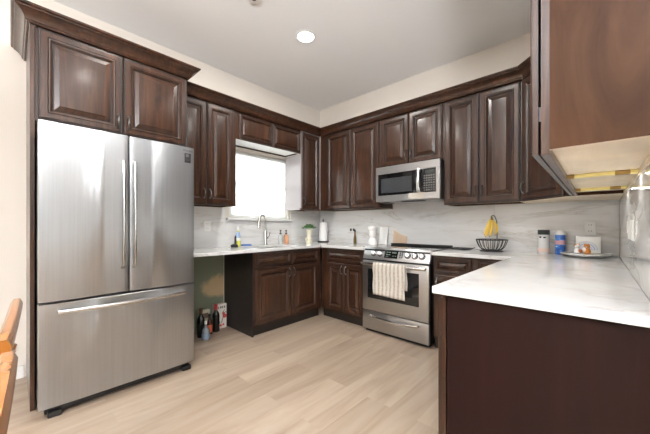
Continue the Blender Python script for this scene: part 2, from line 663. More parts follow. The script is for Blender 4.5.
# range wall (front faces -y)
upper('two door dark wood wall cabinet in the corner left of the microwave', (.312, -XF, 0), 0, .992,
      [(.126, .551, 'r'), (.556, .981, 'l')], depth=XF - .002)
upper('short two door dark wood cabinet directly above the microwave', (1.307, -XF, 0), 0, .760,
      [(.012, .376, 'r'), (.382, .748, 'l')], z0=1.84, depth=XF - .002)
upper('two door dark wood wall cabinet right of the microwave above the banana stand', (2.070, -XF, 0), 0, .672,
      [(.012, .330, 'r'), (.336, .660, 'l')], depth=XF - .002)
# diagonal corner cabinet
cd = thing('corner_cabinet', 'diagonal dark wood corner cabinet reflecting pale blue light, behind the open end cabinet', 'cabinet', (2.746, -.31, 0), -PI / 4)
q = Matrix.Rotation(PI / 4, 4, 'Z')


def loc45(x, y):
    v = q @ Vector((x - 2.746, y + .31, 0))
    return (v.x, v.y)


L45 = math.hypot(3.062 - 2.746, .62 - .31)
poly = [loc45(2.746, -.31), loc45(3.058, -.622), loc45(W - .014, -.622), loc45(W - .014, -.002), loc45(2.746, -.002)]
b = MB()
b.prism(poly, Z0, Z1, mat=0)
for f in b.bm.faces:
    if all(abs(v.co.z - Z0) < 1e-5 for v in f.verts): f.material_index = 1
b.build('carcass', ['cab', 'maple'], cd, smooth=False)
front(cd, 'door', .012, L45 - .012, Z0 + .008, 2.412, -.002, .04, Z0 + .115)

# near end cabinet over the peninsula (front faces -x)
XN = 3.10
th = thing('wall_cabinet', 'large near dark wood wall cabinet above the peninsula with open raw underside', 'cabinet', (XN, -.626, 0), -PI / 2)
wn_, dn = 1.652, W - .002 - XN
b = MB()
b.box(0, wn_, .02, dn, Z0 + .022, Z1, mat=1, bottom=2)
b.box(0, wn_, 0, .02, Z0, Z1, mat=0)                                   # face frame
b.box(wn_ - .018, wn_, .02, dn, Z0 + .012, Z0 + .022, mat=1, bottom=2).box(0, .018, .02, dn, Z0, Z0 + .022, mat=1, bottom=2)
b.box(.018, wn_ - .018, dn - .016, dn, Z0, Z0 + .022, mat=2)
b.build('carcass', ['cab', 'cabside', 'maple'], th, smooth=False)
MB().box(0, wn_, -.0008, .02, Z0 - .0012, Z0 + .0002).build('frame_edge', 'cab', th)
dx = [(0.012, .405), (.41, .815), (.82, 1.23), (1.235, 1.648)]
for k, (a, c) in enumerate(dx):
    d = front(th, 'door', a, c, Z0 + .002, 2.412, -.007, (c - .028) if k % 2 == 0 else (a + .028), Z0 + .115)
    if k == 3:
        for hz in (Z0 + .12, 1.90, 2.3):
            MB().box(c - .012, c + .001, -.0065, .004, hz - .022, hz + .022, bev=.001).ball((c - .002, -.004, hz), .0035, seg=8).build('hinge', 'darksteel', d)
# light rails on its underside
for k, yy in enumerate((-1.60, -.92)):
    lr = thing('light_rail', ('front', 'rear')[k] + ' brass coloured light strip fixed under the near end cabinet', 'light strip', (3.105, yy, Z0 + .021), 0)
    MB().box(.02, .238, -.016, .016, -.016, -.001, bev=.002).build('strip', simple('amber_strip', (.62, .50, .17), .3, emit=(.9, .75, .3), es=.15), lr)
    l = bpy.data.lights.new('strip_lamp', 'AREA')
    l.shape = 'RECTANGLE'
    l.size, l.size_y = .2, .03
    l.energy = 0.45
    l.color = (1, .97, .92)
    o = bpy.data.objects.new('strip_lamp', l)
    o.location = (3.105 + .13, yy, Z0 + .002)
    COL.objects.link(o)
    MB().box(.0, .04, -.018, .018, -.018, 0, bev=.002).build('clip', simple('brass_clip', (.40, .26, .09), .3, .6), lr)
    MB().box(.17, .215, -.018, .018, -.018, 0, bev=.002).build('clip', M['brass_clip'] if 'brass_clip' in M else bpy.data.materials['brass_clip'], lr)


# crown moulding: one run swept along a plan path with mitred corners
def crown(path, side, zb=2.425, zt=2.515):
    """path: plan polyline; the moulding projects to its right-hand side (side=1) or left (-1)"""
    prof = [(-.004, zb), (.008, zb), (.012, zb + .010), (.018, zb + .013), (.022, zb + .028), (.034, zb + .047), (.052, zb + .062),
            (.060, zb + .066), (.062, zb + .073), (.074, zb + .078), (.078, zt), (-.004, zt)]
    P = [Vector(p) for p in path]
    rg = []
    for i in range(len(P)):
        ns = []
        for a, c in ((i - 1, i), (i, i + 1)):
            if a < 0 or c >= len(P): continue
            d = (P[c] - P[a]).normalized()
            ns.append(Vector((d.y, -d.x)) * side)
        if len(ns) == 1: m = ns[0]
        else:
            m = (ns[0] + ns[1]).normalized()
            m = m / m.dot(ns[0])
        rg.append([(P[i].x + m.x * o, P[i].y + m.y * o, z) for o, z in prof])
    return MB().rings(rg)


o = crown([(.003, -3.2635), (.6375, -3.2635), (.6375, -2.2965), (.425, -2.2965)], 1).build('crown_molding', 'cab', angle=.5)
tag(o, 'dark crown molding wrapping the top of the refrigerator cabinet', 'molding')
o = crown([(.3345, -2.216), (.3345, -.3345), (2.7575, -.3345), (3.072, -.649), (3.072, -2.290), (W - .003, -2.290)], 1).build('crown_molding', 'cab', angle=.5)
tag(o, 'long dark crown molding running around the corner above the wall cabinets', 'molding')


# base cabinets
def base(label, loc, rz, w, parts, depth=.595, leftblack=False, toe=.10, open_top=False):
    th = thing('base_cabinet', label, 'cabinet', loc, rz)
    b = MB()
    if open_top:
        b.box(0, w, 0, .02, toe, .882).box(0, .018, .02, depth, toe, .882).box(w - .018, w, .02, depth, toe, .882)
        b.box(.018, w - .018, depth - .01, depth, toe, .882).box(.018, w - .018, .02, depth - .01, toe, toe + .018)
    else:
        b.box(0, w, 0, depth, toe, .882, mat=0)
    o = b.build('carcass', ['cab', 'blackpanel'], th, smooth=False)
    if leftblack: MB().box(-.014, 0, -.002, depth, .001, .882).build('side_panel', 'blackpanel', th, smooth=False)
    MB().box(0, w, .03, depth, .001, toe - .001).build('toe_kick', 'blackpanel', th, smooth=False)
    for kind, x0, x1, z0, z1, hs in parts:
        hx = None if hs is None else (x0 + .03 if hs == 'l' else x1 - .03)
        front(th, kind, x0, x1, z0, z1, -.002, hx, z1 - .075, small=(z1 - z0) < .25)
    return th


DZ = (.722, .862)
DD = (.125, .70)
base('dark wood sink base cabinet with two doors beside the open appliance gap', (.605, -1.618, 0), PI / 2, .996,
     [('drawer', .02, .492, *DZ, None), ('drawer', .51, .94, *DZ, None), ('door', .02, .496, *DD, 'r'), ('door', .504, .94, *DD, 'l')], leftblack=True, depth=.59, open_top=True)
base('two door dark wood base cabinet in the corner left of the range', (.624, -.605, 0), 0, .68,
     [('drawer', .10, .655, *DZ, None), ('door', .10, .373, *DD, 'r'), ('door', .379, .655, *DD, 'l')], depth=.59)
base('narrow dark wood drawer cabinet tucked between range and peninsula', (2.082, -.605, 0), 0, .352,
     [('drawer', .014, .338, *DZ, None), ('door', .014, .338, *DD, 'l')], depth=.59)
base('blind corner base cabinet with a drawer behind the peninsula edge', (2.436, -.605, 0), 0, .322,
     [('drawer', .034, .318, *DZ, None), ('door', .034, .318, *DD, 'r')], depth=.59)
pb = base('near peninsula base cabinet with a plain reddish brown end panel', (2.752, -.63, 0), -PI / 2, 1.475,
     [('drawer', .03, .50, *DZ, None), ('door', .03, .50, *DD, 'r'), ('drawer', .51, .98, *DZ, None), ('door', .51, .98, *DD, 'l'),
      ('drawer', .99, 1.488, *DZ, None), ('door', .99, 1.488, *DD, 'l')], depth=.59, toe=.10)
MB().box(1.476, 1.497, .022, .594, .001, .882, bev=.001).build('end_panel', 'endpanel', pb, smooth=False)
MB().box(1.4755, 1.492, .0, .013, .10, .882).build('frame_stile', 'cab', pb, smooth=False)


# worktops built on a plan grid, so that edges stay clean around the sink and the range
def slab(name, label, xs, ys, inside, z0=.884, z1=CT, bev=.003):
    b = MB()
    vs = {}

    def v(x, y, z):
        k = (round(x, 5), round(y, 5), z)
        if k not in vs: vs[k] = b.bm.verts.new(k)
        return vs[k]
    nx, ny = len(xs) - 1, len(ys) - 1
    ok = lambda i, j: 0 <= i < nx and 0 <= j < ny and inside((xs[i] + xs[i + 1]) / 2, (ys[j] + ys[j + 1]) / 2)
    for i in range(nx):
        for j in range(ny):
            if not ok(i, j): continue
            x0, x1, y0, y1 = xs[i], xs[i + 1], ys[j], ys[j + 1]
            for z in (z0, z1):
                b.bm.faces.new((v(x0, y0, z), v(x1, y0, z), v(x1, y1, z), v(x0, y1, z)))
            for (di, dj, p, q2) in ((-1, 0, (x0, y0), (x0, y1)), (1, 0, (x1, y0), (x1, y1)), (0, -1, (x0, y0), (x1, y0)), (0, 1, (x0, y1), (x1, y1))):
                if not ok(i + di, j + dj):
                    b.bm.faces.new((v(*p, z0), v(*q2, z0), v(*q2, z1), v(*p, z1)))
    o = b.build(name, 'quartz', smooth=False)
    md = o.modifiers.new('edge', 'BEVEL')
    md.width = bev
    md.segments = 2
    md.limit_method = 'ANGLE'
    return tag(o, label, 'worktop')


SX0, SX1, SY0, SY1 = .15, .54, -1.50, -.93      # sink cutout
slab('worktop', 'white veined quartz worktop running under the window to the range', [ST + .001, SX0, SX1, .640, 1.305], [-2.315, SY0, SY1, -.640, -ST - .001],
     lambda x, y: (x < .64 or y > -.64) and not (SX0 < x < SX1 and SY0 < y < SY1))
slab('worktop', 'white veined quartz peninsula worktop in the near right corner', [2.076, 2.720, W - ST - .001], [-2.152, -.640, -ST - .001],
     lambda x, y: x > 2.72 or y > -.64)

# undermount sink
sk = thing('sink', 'stainless undermount sink set into the worktop below the window', 'sink', ((SX0 + SX1) / 2, (SY0 + SY1) / 2, .68))
hx, hy = (SX1 - SX0) / 2 + .004, (SY1 - SY0) / 2 + .004


def rrect(hx, hy, r, z, n=5):
    out = []
    for cx, cy, a0 in ((hx - r, hy - r, 0), (-hx + r, hy - r, PI / 2), (-hx + r, -hy + r, PI), (hx - r, -hy + r, 1.5 * PI)):
        for i in range(n + 1):
            a = a0 + PI / 2 * i / n
            out.append((cx + r * math.cos(a), cy + r * math.sin(a), z))
    return out


MB().rings([rrect(hx + .012, hy + .012, .05, .203), rrect(hx, hy, .04, .203), rrect(hx - .006, hy - .006, .04, .03), rrect(hx - .04, hy - .04, .04, .004), rrect(.03, .03, .029, .0)],
           cap0=False).build('basin', 'nickel', sk)
MB().lathe([(.035, .004), (.038, .006), (.03, .008), (.0, .007)], seg=20, cap0=False, cap1=False).build('drain', 'chrome', sk)

# faucet: gooseneck pull-down with side lever
fc = thing('faucet', 'brushed nickel gooseneck faucet behind the sink', 'faucet', (.095, -1.105, CT))
MB().lathe([(.027, 0), (.028, .006), (.022, .014), (.020, .02), (.0195, .17), (.016, .18), (.0, .18)], seg=20, cap1=False).build('body', 'nickel', fc)
pts = [(0, 0, .17), (0, 0, .24), (0, 0, .30)]
for i in range(1, 13):
    a = PI * i / 12 * .96
    r = .062
    pts.append((r * .40 * (1 - math.cos(a)), -r * (1 - math.cos(a)) * 1.05, .30 + r * 1.25 * math.sin(a)))
MB().tube(pts, .0125, 12).build('spout', 'nickel', fc)
e = Vector(pts[-1])
MB().tube([e + Vector((0, 0, .01)), e + Vector((.002, -.004, -.03)), e + Vector((.004, -.008, -.075)), e + Vector((.005, -.010, -.095))], [.014, .016, .019, .0175], 14).build('spray_head', 'nickel', fc)
MB().tube([(0, .015, .085), (0, .038, .088)], [.013, .012], 12).tube([(0, .034, .088), (.012, .050, .12), (.02, .056, .165)], [.008, .006, .005], 8).build('lever', 'nickel', fc)

# ------------------------------------------------------------------ refrigerator
fr = thing('refrigerator', 'stainless steel french door refrigerator with a freezer drawer below', 'refrigerator', (.80, -3.231, 0), PI / 2)
FW = .906
MB().box(.004, FW - .004, .03, .74, .055, 1.765, bev=.004).build('case', 'darksteel', fr)


def bowed(x0, x1, z0, z1, bulge, yb=.026, yf=-.028, n=14, mat=0):
    b = MB()
    poly = [(x1, yb), (x0, yb)]
    r = .006
    for i in range(n + 1):
        u = i / n
        x = x0 + (x1 - x0) * u
        uu = (x - .0) / FW * 2 - 1
        y = yf - bulge * (1 - uu * uu)
        if i == 0: poly += [(x, y + r), (x + r * .3, y + r * .3), (x + r, y)]
        elif i == n: poly += [(x - r, y), (x - r * .3, y + r * .3), (x, y + r)]
        else: poly.append((x, y))
    inset = lambda p, d: (min(max(p[0], x0 + d), x1 - d), min(max(p[1], yf - bulge + d), yb))
    b.rings([[(*inset(p, .004), z0) for p in poly], [(*p, z0 + .004) for p in poly], [(*p, z1 - .004) for p in poly], [(*inset(p, .004), z1) for p in poly]])
    return b


bowed(0, .4495, .706, 1.786, .012).build('door', 'steel', fr, angle=.5)
dr = bowed(.4555, FW, .706, 1.786, .012).build('door', 'steel', fr, angle=.5)
dz = bowed(0, FW, .072, .692, .012).build('freezer_drawer', 'steel', fr, angle=.5)
doors = [o for o in fr.children if o.name.startswith('door')]
for d, hx in zip(doors, (.413, .480)):
    pts = [(hx, -.036, .875), (hx, -.070, .885)] + [(hx, -.074 - .016 * math.sin(PI * i / 10), .90 + .68 * i / 10) for i in range(11)] + [(hx, -.070, 1.595), (hx, -.036, 1.605)]
    MB().tube(pts, .0105, 10, flat=(1.0, .9)).build('handle', 'nickel', d)
pts = [(.09, -.030, .642), (.093, -.068, .642)] + [(.10 + .71 * i / 12, -.070 - .030 * math.sin(PI * i / 12), .642) for i in range(13)] + [(.817, -.068, .642), (.82, -.030, .642)]
MB().tube(pts, .0125, 10, flat=(1.1, .75)).build('handle', 'nickel', dz)
MB().box(.03, FW - .03, .02, .10, .018, .066).build('kick_grille', 'black', fr)
for x in (.075, FW - .05):
    MB().box(x - .034, x + .034, -.012, .10, .001, .036, bev=.008, seg=2).build('foot', 'black', fr)
for x in (.05, FW - .05):
    MB().box(x - .04, x + .04, .0, .14, 1.766, 1.786 if x > 9 else 1.80, bev=.006).build('hinge_cover', 'darksteel', fr)
st_y = -.0285 - .012 * (1 - ((.857) / FW * 2 - 1) ** 2)
MB().box(.829, .876, st_y - .0016, st_y + .004, 1.662, 1.736).build('sticker', 'black', dr)
MB().box(.838, .866, st_y - .0022, st_y, 1.705, 1.728).box(.834, .872, st_y - .0022, st_y, 1.69, 1.694).box(.834, .868, st_y - .0022, st_y, 1.68, 1.684).build('sticker_print', simple('grey_print', (.10, .10, .10), .5), dr)


def text(s, size, loc, rot, mat, parent, name, ex=.0003):
    c = bpy.data.curves.new(name, 'FONT')
    c.body = s
    c.size = size
    c.extrude = ex
    c.align_x = 'CENTER'
    c.align_y = 'CENTER'
    c.materials.append(M[mat] if isinstance(mat, str) else mat)
    tmp = bpy.data.objects.new(name, c)
    COL.objects.link(tmp)
    me = bpy.data.meshes.new_from_object(tmp.evaluated_get(bpy.context.evaluated_depsgraph_get()))
    bpy.data.objects.remove(tmp)
    me.name = name
    if not me.materials: me.materials.append(M[mat])
    o = bpy.data.objects.new(name, me)
    COL.objects.link(o)
    o.parent = parent
    o.location = loc
    o.rotation_euler = rot
    return o


text('SAMSUNG', .019, (.848, st_y - .001, 1.757), (PI / 2, 0, 0), 'darksteel', dr, 'lettering')

# ------------------------------------------------------------------ range
rg = thing('range', 'stainless steel slide-in electric range between the dark base cabinets', 'stove', (1.3095, -.665, 0))
RW = .759
MB().box(.006, RW - .006, .03, .645, .03, .905, bev=.002).build('case', 'black', rg)
od = MB().box(.002, RW - .002, -.012, .028, .243, .782, bev=.005, seg=2).build('oven_door', 'steelh', rg)
MB().box(.072, RW - .098, -.0145, -.010, .378, .698, bev=.001).build('window', 'blackgloss', od)
MB().box(.152, RW - .178, -.0152, -.0144, .442, .650).build('inner_window', simple('dark_oven_interior', (.018, .018, .02), .08, coat=.5), od)
pts = [(.05, -.012, .750), (.05, -.055, .752), (.06, -.062, .752)] + [(.06 + (RW - .12) * i / 10, -.062 - .006 * math.sin(PI * i / 10), .752) for i in range(1, 11)] + [(RW - .05, -.055, .752), (RW - .05, -.012, .750)]
MB().tube([(.016, -.058, .752)] + [(.016 + (RW - .032) * i / 10, -.058 - .007 * math.sin(PI * i / 10), .752) for i in range(1, 11)], .0145, 12, flat=(1.1, .8)) \
    .box(.03, .055, -.054, -.010, .742, .762).box(RW - .055, RW - .03, -.054, -.010, .742, .762).build('handle', 'chrome', od)
wd = MB().box(.002, RW - .002, -.010, .028, .036, .234, bev=.005, seg=2).build('warming_drawer', 'steelh', rg)
pts = [(.10, -.010, .190)] + [(.115 + .53 * i / 10, -.026 - .012 * math.sin(PI * i / 10), .188 - .012 * math.sin(PI * i / 10)) for i in range(11)] + [(.66, -.010, .190)]
MB().tube(pts, .010, 10, flat=(1.2, .7)).build('handle', 'chrome', wd)
# slanted control panel
b = MB()
b.prism([(-.006, .798), (.035, .798), (.075, .924), (.052, .928), (.044, .924)], .001, RW - .001, axis='x', bev=.002)
cp = b.build('control_panel', 'steelh', rg)
sl = math.atan2(.05, .126)          # lean of the panel face


def on_panel(x, u, n):             # u up the slope from its lower edge, n out of it
    return Vector((x, -.006 + u * math.sin(sl) - n * math.cos(sl), .798 + u * math.cos(sl) + n * math.sin(sl)))


def panel_plate(name, x0, x1, u0, u1, n, mat, par):
    b = MB()
    b.rings([[on_panel(x0, u0, 0), on_panel(x1, u0, 0), on_panel(x1, u1, 0), on_panel(x0, u1, 0)],
             [on_panel(x0, u0, n), on_panel(x1, u0, n), on_panel(x1, u1, n), on_panel(x0, u1, n)]])
    return b.build(name, mat, par, smooth=False)


dp = panel_plate('display', .266, .420, .026, .112, .003, 'blackgloss', cp)
b = MB()
gm = simple('display_print', (.16, .2, .18), .5, emit=(.45, .8, .6), es=.05)
for (x, u, w_, h_) in ((.285, .085, .025, .008), (.315, .085, .02, .008), (.285, .06, .02, .006), (.312, .06, .025, .006), (.285, .042, .03, .005),
                       (.355, .080, .012, .016), (.372, .080, .012, .016), (.389, .080, .012, .016), (.36, .048, .02, .006), (.39, .048, .015, .006)):
    b = MB()
    b.rings([[on_panel(x, u, .0031), on_panel(x + w_, u, .0031), on_panel(x + w_, u + h_, .0031), on_panel(x, u + h_, .0031)],
             [on_panel(x, u, .0035), on_panel(x + w_, u, .0035), on_panel(x + w_, u + h_, .0035), on_panel(x, u + h_, .0035)]])
    b.build('display_mark', gm, cp, smooth=False)
kp = panel_plate('keypad', .432, .478, .026, .112, .002, 'steelh', cp)
for i in range(2):
    for j in range(4):
        c = .442 + i * .022, .036 + j * .019
        panel_plate('key', c[0], c[0] + .014, c[1], c[1] + .012, .005, 'black', cp)
for kx in (.130, .212, .530, .605, .680):
    c = on_panel(kx, .068, 0)
    d = Vector((0, -math.cos(sl), math.sin(sl)))
    MB().tube([c, c + d * .0025], [.033, .032], 20).build('knob_ring', 'black', cp)
    MB().tube([c, c + d * .004, c + d * .006, c + d * .026, c + d * .029], [.027, .027, .024, .0215, .016], 20).tube(
        [c + d * .029 + Vector((0, math.sin(sl), math.cos(sl))) * -.019, c + d * .031 + Vector((0, math.sin(sl), math.cos(sl))) * .019], .0045, 8).build('knob', 'chrome', cp)
ck = MB().box(.003, RW - .003, .077, .640, .9075, .921, bev=.003).build('cooktop', 'blackgloss', rg)
for cx, cy, r in ((.19, .21, .105), (.57, .21, .085), (.19, .48, .08), (.57, .48, .105)):
    MB().lathe([(r, .0), (r, .0004), (r - .004, .0004), (r - .004, .0)], (cx, cy, .9212), 36, cap0=False, cap1=False).build('burner_ring', simple('burner_print', (.12, .12, .12), .2), ck)
MB().box(.010, RW - .010, .575, .640, .9212, .943, bev=.008, seg=2).build('rear_vent', 'black', rg)
MB().box(.02, RW - .02, .03, .10, .002, .03).build('kick', 'black', rg)

# dish towel over the oven handle
tw = thing('dish_towel', 'beige and white striped dish towel hung over the oven handle', 'towel', (1.678, -.665, .42))


def towel_mat():
    m, t, b = new_mat('towel_cloth')
    mp = mapped(t, (1, 1, 1))
    w = t.nodes.new('ShaderNodeTexWave')
    w.inputs['Scale'].default_value = 7
    w.inputs['Distortion'].default_value = 1.5
    w.inputs['Detail'].default_value = 3
    t.links.new(mp.outputs[0], w.inputs[0])
    n = t.nodes.new('ShaderNodeTexNoise')
    n.inputs['Scale'].default_value = 60
    t.links.new(mp.outputs[0], n.inputs[0])
    mx = t.nodes.new('ShaderNodeMath')
    mx.operation = 'MULTIPLY'
    t.links.new(w.outputs[1], mx.inputs[0])
    t.links.new(n.outputs[0], mx.inputs[1])
    r = ramp(t, [(.05, (.62, .585, .53)), (.28, (.54, .49, .42)), (.5, (.38, .325, .265))])
    t.links.new(mx.outputs[0], r.inputs[0])
    t.links.new(r.outputs[0], b.inputs['Base Color'])
    b.inputs['Roughness'].default_value = .95
    return m


b = MB()
prof = []
for i in range(8): prof.append((-.040 - .001 * i, .10 + .227 * i / 7))        # back drop
for i in range(1, 8):
    a = PI * i / 8
    prof.append((-.062 + .0185 * math.cos(a), .338 + .0165 * math.sin(a)))
for i in range(15): prof.append((-.082 - .002 * math.sin(i * .5), .332 - .308 * i / 14))
nx = 26
outer, inner = [], []
rings_o = []
for j in range(nx + 1):
    x = -.182 + .366 * j / nx
    row = []
    for i, (y, z) in enumerate(prof):
        drop = max(0, (.33 - z) / .33)
        wob = .005 * math.sin(j * .9 + .4) * drop + .003 * math.sin(j * 2.1) * drop
        row.append((x + .004 * math.sin(i * .7) * (1 if j in (0, nx) else 0), y + (-abs(wob) if i > 14 else 0), z - (.010 * (j / nx) if i > 20 else 0)))
    rings_o.append(row)
vs = [[b.bm.verts.new(p) for p in r] for r in rings_o]
for j in range(nx):
    for i in range(len(prof) - 1):
        b.bm.faces.new((vs[j][i], vs[j + 1][i], vs[j + 1][i + 1], vs[j][i + 1]))
cl = b.build('cloth', towel_mat(), tw, angle=2)
md = cl.modifiers.new('thickness', 'SOLIDIFY')
md.thickness = .003
md.offset = 1

# ------------------------------------------------------------------ microwave
mw = thing('microwave', 'stainless over the range microwave with black door window', 'microwave', (1.309, -.402, 1.437))
MB().box(.0, .756, .03, .386, .0, .40, bev=.002).build('case', 'black', mw)
b = MB()
b.box(0, .756, -.004, .03, .315, .40, bev=.003).box(0, .756, -.004, .03, 0, .070, bev=.003).box(0, .030, -.004, .03, .070, .315).box(.715, .756, -.004, .03, .070, .315)
b.build('front_frame', 'steelh', mw)
dd = MB().box(.030, .515, -.002, .03, .070, .315, bev=.001).build('door', 'blackgloss', mw)
MB().box(.072, .452, -.0032, -.0019, .098, .262).build('window', 'grey_mesh', dd)
pts = [(.540, -.002, .080), (.540, -.034, .088)] + [(.540, -.036 - .010 * math.sin(PI * i / 8), .10 + .20 * i / 8) for i in range(9)] + [(.540, -.034, .312), (.540, -.002, .320)]
MB().tube(pts, .0165, 10, flat=(.8, 1.15)).build('handle', 'chrome', mw)
MB().box(.515, .566, -.003, .03, .070, .315).build('handle_mount', 'black', mw)
kp = MB().box(.566, .715, -.002, .03, .070, .315, bev=.001).build('keypad', 'blackgloss', mw)
MB().box(.60, .695, -.0030, -.0018, .272, .300).build('display', simple('dim_display', (.05, .06, .06), .2), kp)
gk = simple('key_grey', (.16, .165, .17), .4)
for i in range(5):
    for j in range(7):
        MB().box(.585 + i * .025, .585 + i * .025 + .014, -.0028, -.0018, .088 + j * .025, .088 + j * .025 + .010).build('key', gk, kp, smooth=False)
MB().box(.42, .60, -.0062, -.0038, .012, .074, bev=.0006).build('sticker', simple('cream_sticker', (.50, .47, .41), .6), mw)
b = MB()
b.box(.02, .736, .045, .37, -.006, 0.0005, bev=.002)
b.build('underside', simple('light_grey_enamel', (.5, .5, .5), .35), mw)
MB().box(.02, .13, .05, .20, -.014, -.006).build('grease_filter', 'black', mw)
MB().box(.30, .56, .045, .12, -.012, -.006).build('lamp_cover', 'black', mw)

# ------------------------------------------------------------------ ceiling lamps and detector
lp = thing('ceiling_light', 'round white recessed ceiling light above the kitchen floor', 'light', (1.167, -1.406, H))
MB().lathe([(.10, 0), (.10, -.004), (.078, -.008), (.078, -.001)], seg=36, cap0=False, cap1=False).build('trim_ring', 'white', lp)
MB().lathe([(.078, -.004), (.0, -.0045)], seg=36, cap0=False, cap1=False).build('diffuser', 'lamp', lp)


def can(x, y, p):
    l = bpy.data.lights.new('recessed_lamp', 'AREA')
    l.shape = 'DISK'
    l.size = .15
    l.energy = p
    l.color = (1, .965, .91)
    o = bpy.data.objects.new('recessed_lamp', l)
    o.location = (x, y, H - .012)
    COL.objects.link(o)


can(1.167, -1.406, 12)
for x, y in ((2.45, -1.406), (1.167, -2.75), (2.45, -2.75), (5.2, -2.4), (5.2, -5.6)):  # extra lights added out of view to brighten the room
    t2 = copy_tree(lp)
    t2.location = (x, y, H)
    t2['label'] = 'added round white recessed ceiling light out of view, brightening the room'
    t2['group'] = 'added recessed lights out of view'
    can(x, y, 8 if x < 2 else 4.5)
# added bowl uplight, out of view, put in to brighten the ceiling
bp_ = thing('added_uplight_bowl', 'added white bowl uplight brightening the ceiling, unseen behind the viewpoint', 'light', (4.3, -5.0, 1.46))
MB().lathe([(.0, 0), (.16, .012), (.29, .06), (.37, .13), (.40, .19), (.392, .19), (.36, .132), (.28, .066), (.15, .02), (0, .010)], seg=40, cap0=False, cap1=False).build('bowl', 'white', bp_)
MB().tube([(0, 0, .01), (0, 0, H - 1.46 - .02)], .008, 10).build('rod', 'nickel', bp_)
MB().lathe([(.06, H - 1.46), (.06, H - 1.48), (.02, H - 1.49), (0, H - 1.49)], seg=24, cap1=False).build('canopy', 'nickel', bp_)
l = bpy.data.lights.new('added_uplight', 'AREA')
l.shape = 'DISK'
l.size = .6
l.energy = 370
l.color = (.95, .97, 1)
o = bpy.data.objects.new('added_uplight', l)
o.location = (4.3, -5.0, 1.60)
o.rotation_euler = (PI, 0, 0)
COL.objects.link(o)
sd = thing('smoke_detector', 'small white detector on the ceiling at the top edge of the view', 'smoke detector', (1.235, -2.03, H))
MB().lathe([(.062, 0), (.062, -.012), (.055, -.022), (.040, -.028), (0, -.028)], seg=28, cap0=False, cap1=False).build('housing', 'white', sd)
MB().lathe([(.018, -.028), (.018, -.031), (0, -.031)], seg=16, cap0=False, cap1=False).build('test_button', 'darksteel', sd)


# ------------------------------------------------------------------ outlets and switches
def outlet(label, loc, rz, sockets='white', name='outlet'):
    o = thing(name, label, 'outlet', loc, rz)
    MB().box(-.036, .036, -.006, 0, -.058, .058, bev=.003).build('cover_plate', 'white', o)
    for s in (-1, 1):
        k = MB().box(-.017, .017, -.0085, -.005, s * .026 - .015, s * .026 + .015, bev=.004).build('socket', sockets, o)
        if sockets == 'white':
            MB().box(-.009, -.006, -.0088, -.008, s * .026 - .004, s * .026 + .007).box(.006, .009, -.0088, -.008, s * .026 - .004, s * .026 + .007).build('slots', 'black', k)
    return o


outlet('white wall outlet on the backsplash near the refrigerator', (ST, -1.835, 1.155), PI / 2)
outlet('white wall outlet on the backsplash behind the rainbow holder', (3.175, -ST, 1.140), 0)
o = thing('outlet', 'wall outlet with dark sockets on the backsplash left of the range', 'outlet', (.66, -ST, 1.10), 0)
MB().box(-.058, .058, -.005, 0, -.036, .036, bev=.003).build('cover_plate', 'splash', o)
for s in (-1, 1): MB().box(s * .026 - .016, s * .026 + .016, -.008, -.004, -.018, .018, bev=.004).build('socket', 'black', o)
for lab, yy in (('white rocker switch plate on the side wall, the farther of two', -1.085), ('white rocker switch plate on the side wall, the closer of two', -1.275)):
    o = thing('light_switch', lab, 'switch', (W - ST, yy, 1.155), -PI / 2)
    MB().box(-.062, .062, -.007, 0, -.066, .066, bev=.003).build('cover_plate', 'white', o)
    for s_ in (-1, 1): MB().box(s_ * .026 - .017, s_ * .026 + .017, -.011, -.006, -.034, .034, bev=.002).build('rocker', 'white', o)


# ------------------------------------------------------------------ items on the left worktop
def bottle(name, label, cat, loc, prof, mat, cap=None, capmat='black', group=None, seg=22, sx=1, sy=1, band=None, bandmat=None, capname='cap'):
    t = thing(name, label, cat, loc, 0, group)
    MB().lathe(prof, seg=seg, sx=sx, sy=sy).build('body', mat, t)
    if band:
        MB().lathe([(band[0], band[1]), (band[0] + .0012, band[1] + .001), (band[0] + .0012, band[2] - .001), (band[0], band[2])], seg=seg, sx=sx, sy=sy, cap0=False, cap1=False).build('wrap', bandmat, t)
    if cap: MB().lathe(cap, seg=seg).build(capname, capmat, t)
    return t


yel = simple('yellow_liquid', (.62, .60, .10), .15, coat=.4)
blu = simple('blue_plastic', (.03, .10, .42), .3)
lblue = simple('pale_blue_label', (.35, .48, .72), .4)
t = bottle('cleaner_bottle', 'upright cleaner bottle with yellow liquid and pale blue label beside the sink', 'bottle', (.115, -1.51, CT),
           [(.028, 0), (.032, .004), (.032, .10), (.026, .14), (.014, .175), (.013, .19)], yel,
           [(.014, .188), (.015, .19), (.015, .222), (.010, .23), (.006, .24)], 'white', sx=1, sy=.9, band=(.0322, .07, .10), bandmat='white')
MB().lathe([(.0318, .105), (.027, .14), (.0155, .174)], seg=22, cap0=False, cap1=False, sx=1.02, sy=.93).build('neck_label', lblue, t)
t = thing('dish_brush', 'black palm brush standing left of the yellow cleaner bottle', 'brush', (.19, -1.60, CT))
MB().lathe([(.030, .012), (.032, .018), (.028, .028), (.010, .038), (0, .039)], seg=20, cap0=True, cap1=False, sx=1, sy=1.5).build('head', 'black', t)
MB().lathe([(.030, 0.0005), (.026, .012)], seg=20, sx=1, sy=1.5).build('bristles', simple('dark_bristles', (.03, .03, .03), .9), t)
MB().tube([(0, .01, .03), (-.01, .018, .07), (-.02, .024, .115), (-.026, .028, .13)], [.011, .012, .010, .005], 10).build('handle', 'black', t)
t = thing('sponge', 'blue sponge lying flat between cleaner bottle and sink', 'sponge', (.11, -1.395, CT), R(78))
MB().box(-.055, .055, -.033, .033, .0005, .016, bev=.004, seg=2).build('foam', simple('blue_foam', (.10, .22, .55), .95), t)
